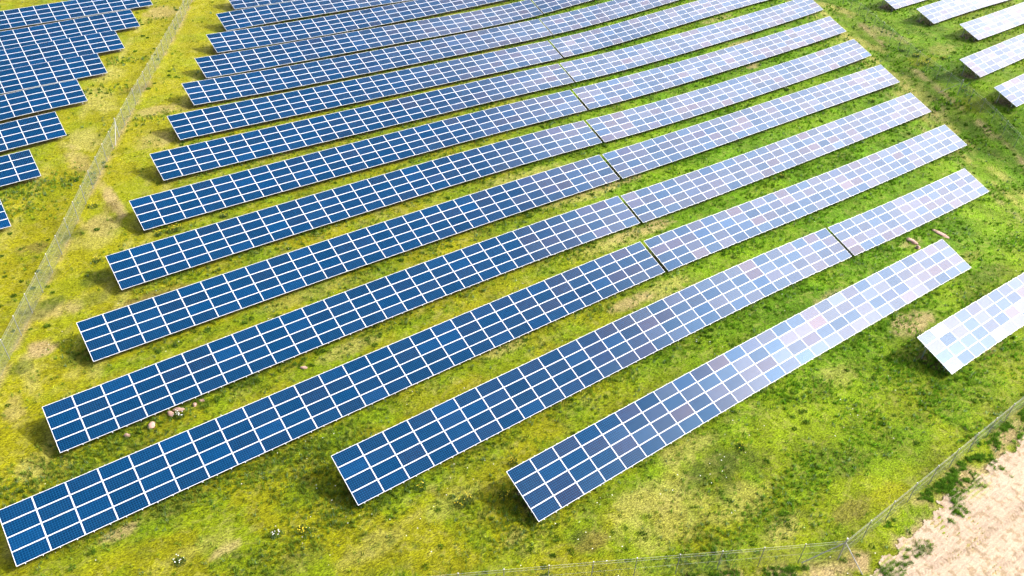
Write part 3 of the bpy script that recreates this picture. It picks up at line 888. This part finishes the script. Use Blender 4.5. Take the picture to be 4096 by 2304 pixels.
fence([(RFx(12), 12), (RFx(47.5), 47.5), (RFx(120), 120)], 'thin wire mesh fence in front of the white tables on the right', 2.75,
      [((RFx(47.5) , 47.5), [(-.6, 2.4)])])

# ------------------------------------------------------------------ camera, light
cam = bpy.data.cameras.new('camera'); co = bpy.data.objects.new('camera', cam); COL.objects.link(co)
mt = Matrix((CR, CU, -CF)).transposed().to_4x4(); mt.translation = Vector((0, 0, CAM_H)); co.matrix_world = mt
cam.sensor_width = 36; cam.lens = 36 * F_PX; cam.clip_end = 4000; cam.clip_start = .5
SC.camera = co
GLOW_K, GLOW_A, GLOW_B = .018, 4.6, 3.6
SUN_AZ, SUN_EL = math.radians(113), math.radians(37)
sd = Vector((math.sin(SUN_AZ) * math.cos(SUN_EL), math.cos(SUN_AZ) * math.cos(SUN_EL), math.sin(SUN_EL)))
sun = bpy.data.lights.new('sun', 'SUN'); sun.energy = 3.3; sun.angle = math.radians(.53); sun.color = (1, .95, .88)
so = bpy.data.objects.new('sun', sun); COL.objects.link(so); so.rotation_euler = sd.to_track_quat('Z', 'Y').to_euler(); so.location = (60, 0, 80)
w = bpy.data.worlds.new('World'); SC.world = w; w.use_nodes = True
nt = w.node_tree; bg = nt.nodes['Background']
sky = nt.nodes.new('ShaderNodeTexSky'); sky.sky_type = 'NISHITA'; sky.sun_disc = False
sky.sun_elevation = SUN_EL; sky.sun_rotation = SUN_AZ; sky.air_density = 1.0; sky.dust_density = 2.0
# thin high cloud lit up round the sun and haze low in that quarter of the sky
STR = .09
tc = N(nt, 'ShaderNodeTexCoord')
def dotw(v):
    n = N(nt, 'ShaderNodeVectorMath', operation='DOT_PRODUCT'); L_(nt, tc.outputs['Generated'], n.inputs[0]); n.inputs[1].default_value = v
    return n.outputs['Value']
glow = mathn(nt, 'EXPONENT', mathn(nt, 'DIVIDE', mathn(nt, 'SUBTRACT', dotw(tuple(sd)), 1.0), GLOW_K))
def ramp01(v, a, b):
    n = N(nt, 'ShaderNodeMapRange', interpolation_type='SMOOTHSTEP'); L_(nt, v, n.inputs['Value'])
    n.inputs['From Min'].default_value = a; n.inputs['From Max'].default_value = b
    return n.outputs[0]
hz = math.radians(88)
wob = N(nt, 'ShaderNodeTexNoise'); wob.inputs['Scale'].default_value = 2.2; wob.inputs['Detail'].default_value = 4; L_(nt, tc.outputs['Generated'], wob.inputs['Vector'])
el = mathn(nt, 'ADD', dotw((0, 0, 1)), mathn(nt, 'MULTIPLY_ADD', wob.outputs[0], .12, -.06))
band = ramp01(el, math.sin(math.radians(55)), math.sin(math.radians(40)))
side = ramp01(dotw((math.sin(hz), math.cos(hz), 0)), .10, .52)
cn = N(nt, 'ShaderNodeTexNoise'); cn.inputs['Scale'].default_value = 3.0; cn.inputs['Detail'].default_value = 5; L_(nt, tc.outputs['Generated'], cn.inputs['Vector'])
cl = mathn(nt, 'MULTIPLY_ADD', cn.outputs[0], 1.0, .5)
tot = mathn(nt, 'ADD', mathn(nt, 'MULTIPLY', glow, GLOW_A / STR), mathn(nt, 'MULTIPLY', mathn(nt, 'MULTIPLY', band, side), GLOW_B / STR))
tot = mathn(nt, 'MULTIPLY', tot, cl)
hc = N(nt, 'ShaderNodeVectorMath', operation='SCALE'); hc.inputs[0].default_value = (1, .90, .885); L_(nt, tot, hc.inputs['Scale'])
ad = N(nt, 'ShaderNodeVectorMath', operation='ADD'); L_(nt, sky.outputs[0], ad.inputs[0]); L_(nt, hc.outputs[0], ad.inputs[1])
nt.links.new(ad.outputs[0], bg.inputs[0]); bg.inputs[1].default_value = STR
vs = SC.view_settings; vs.view_transform = 'Standard'; vs.look = 'None'; vs.exposure = EXPO; vs.gamma = 1; vs.use_curve_mapping = False
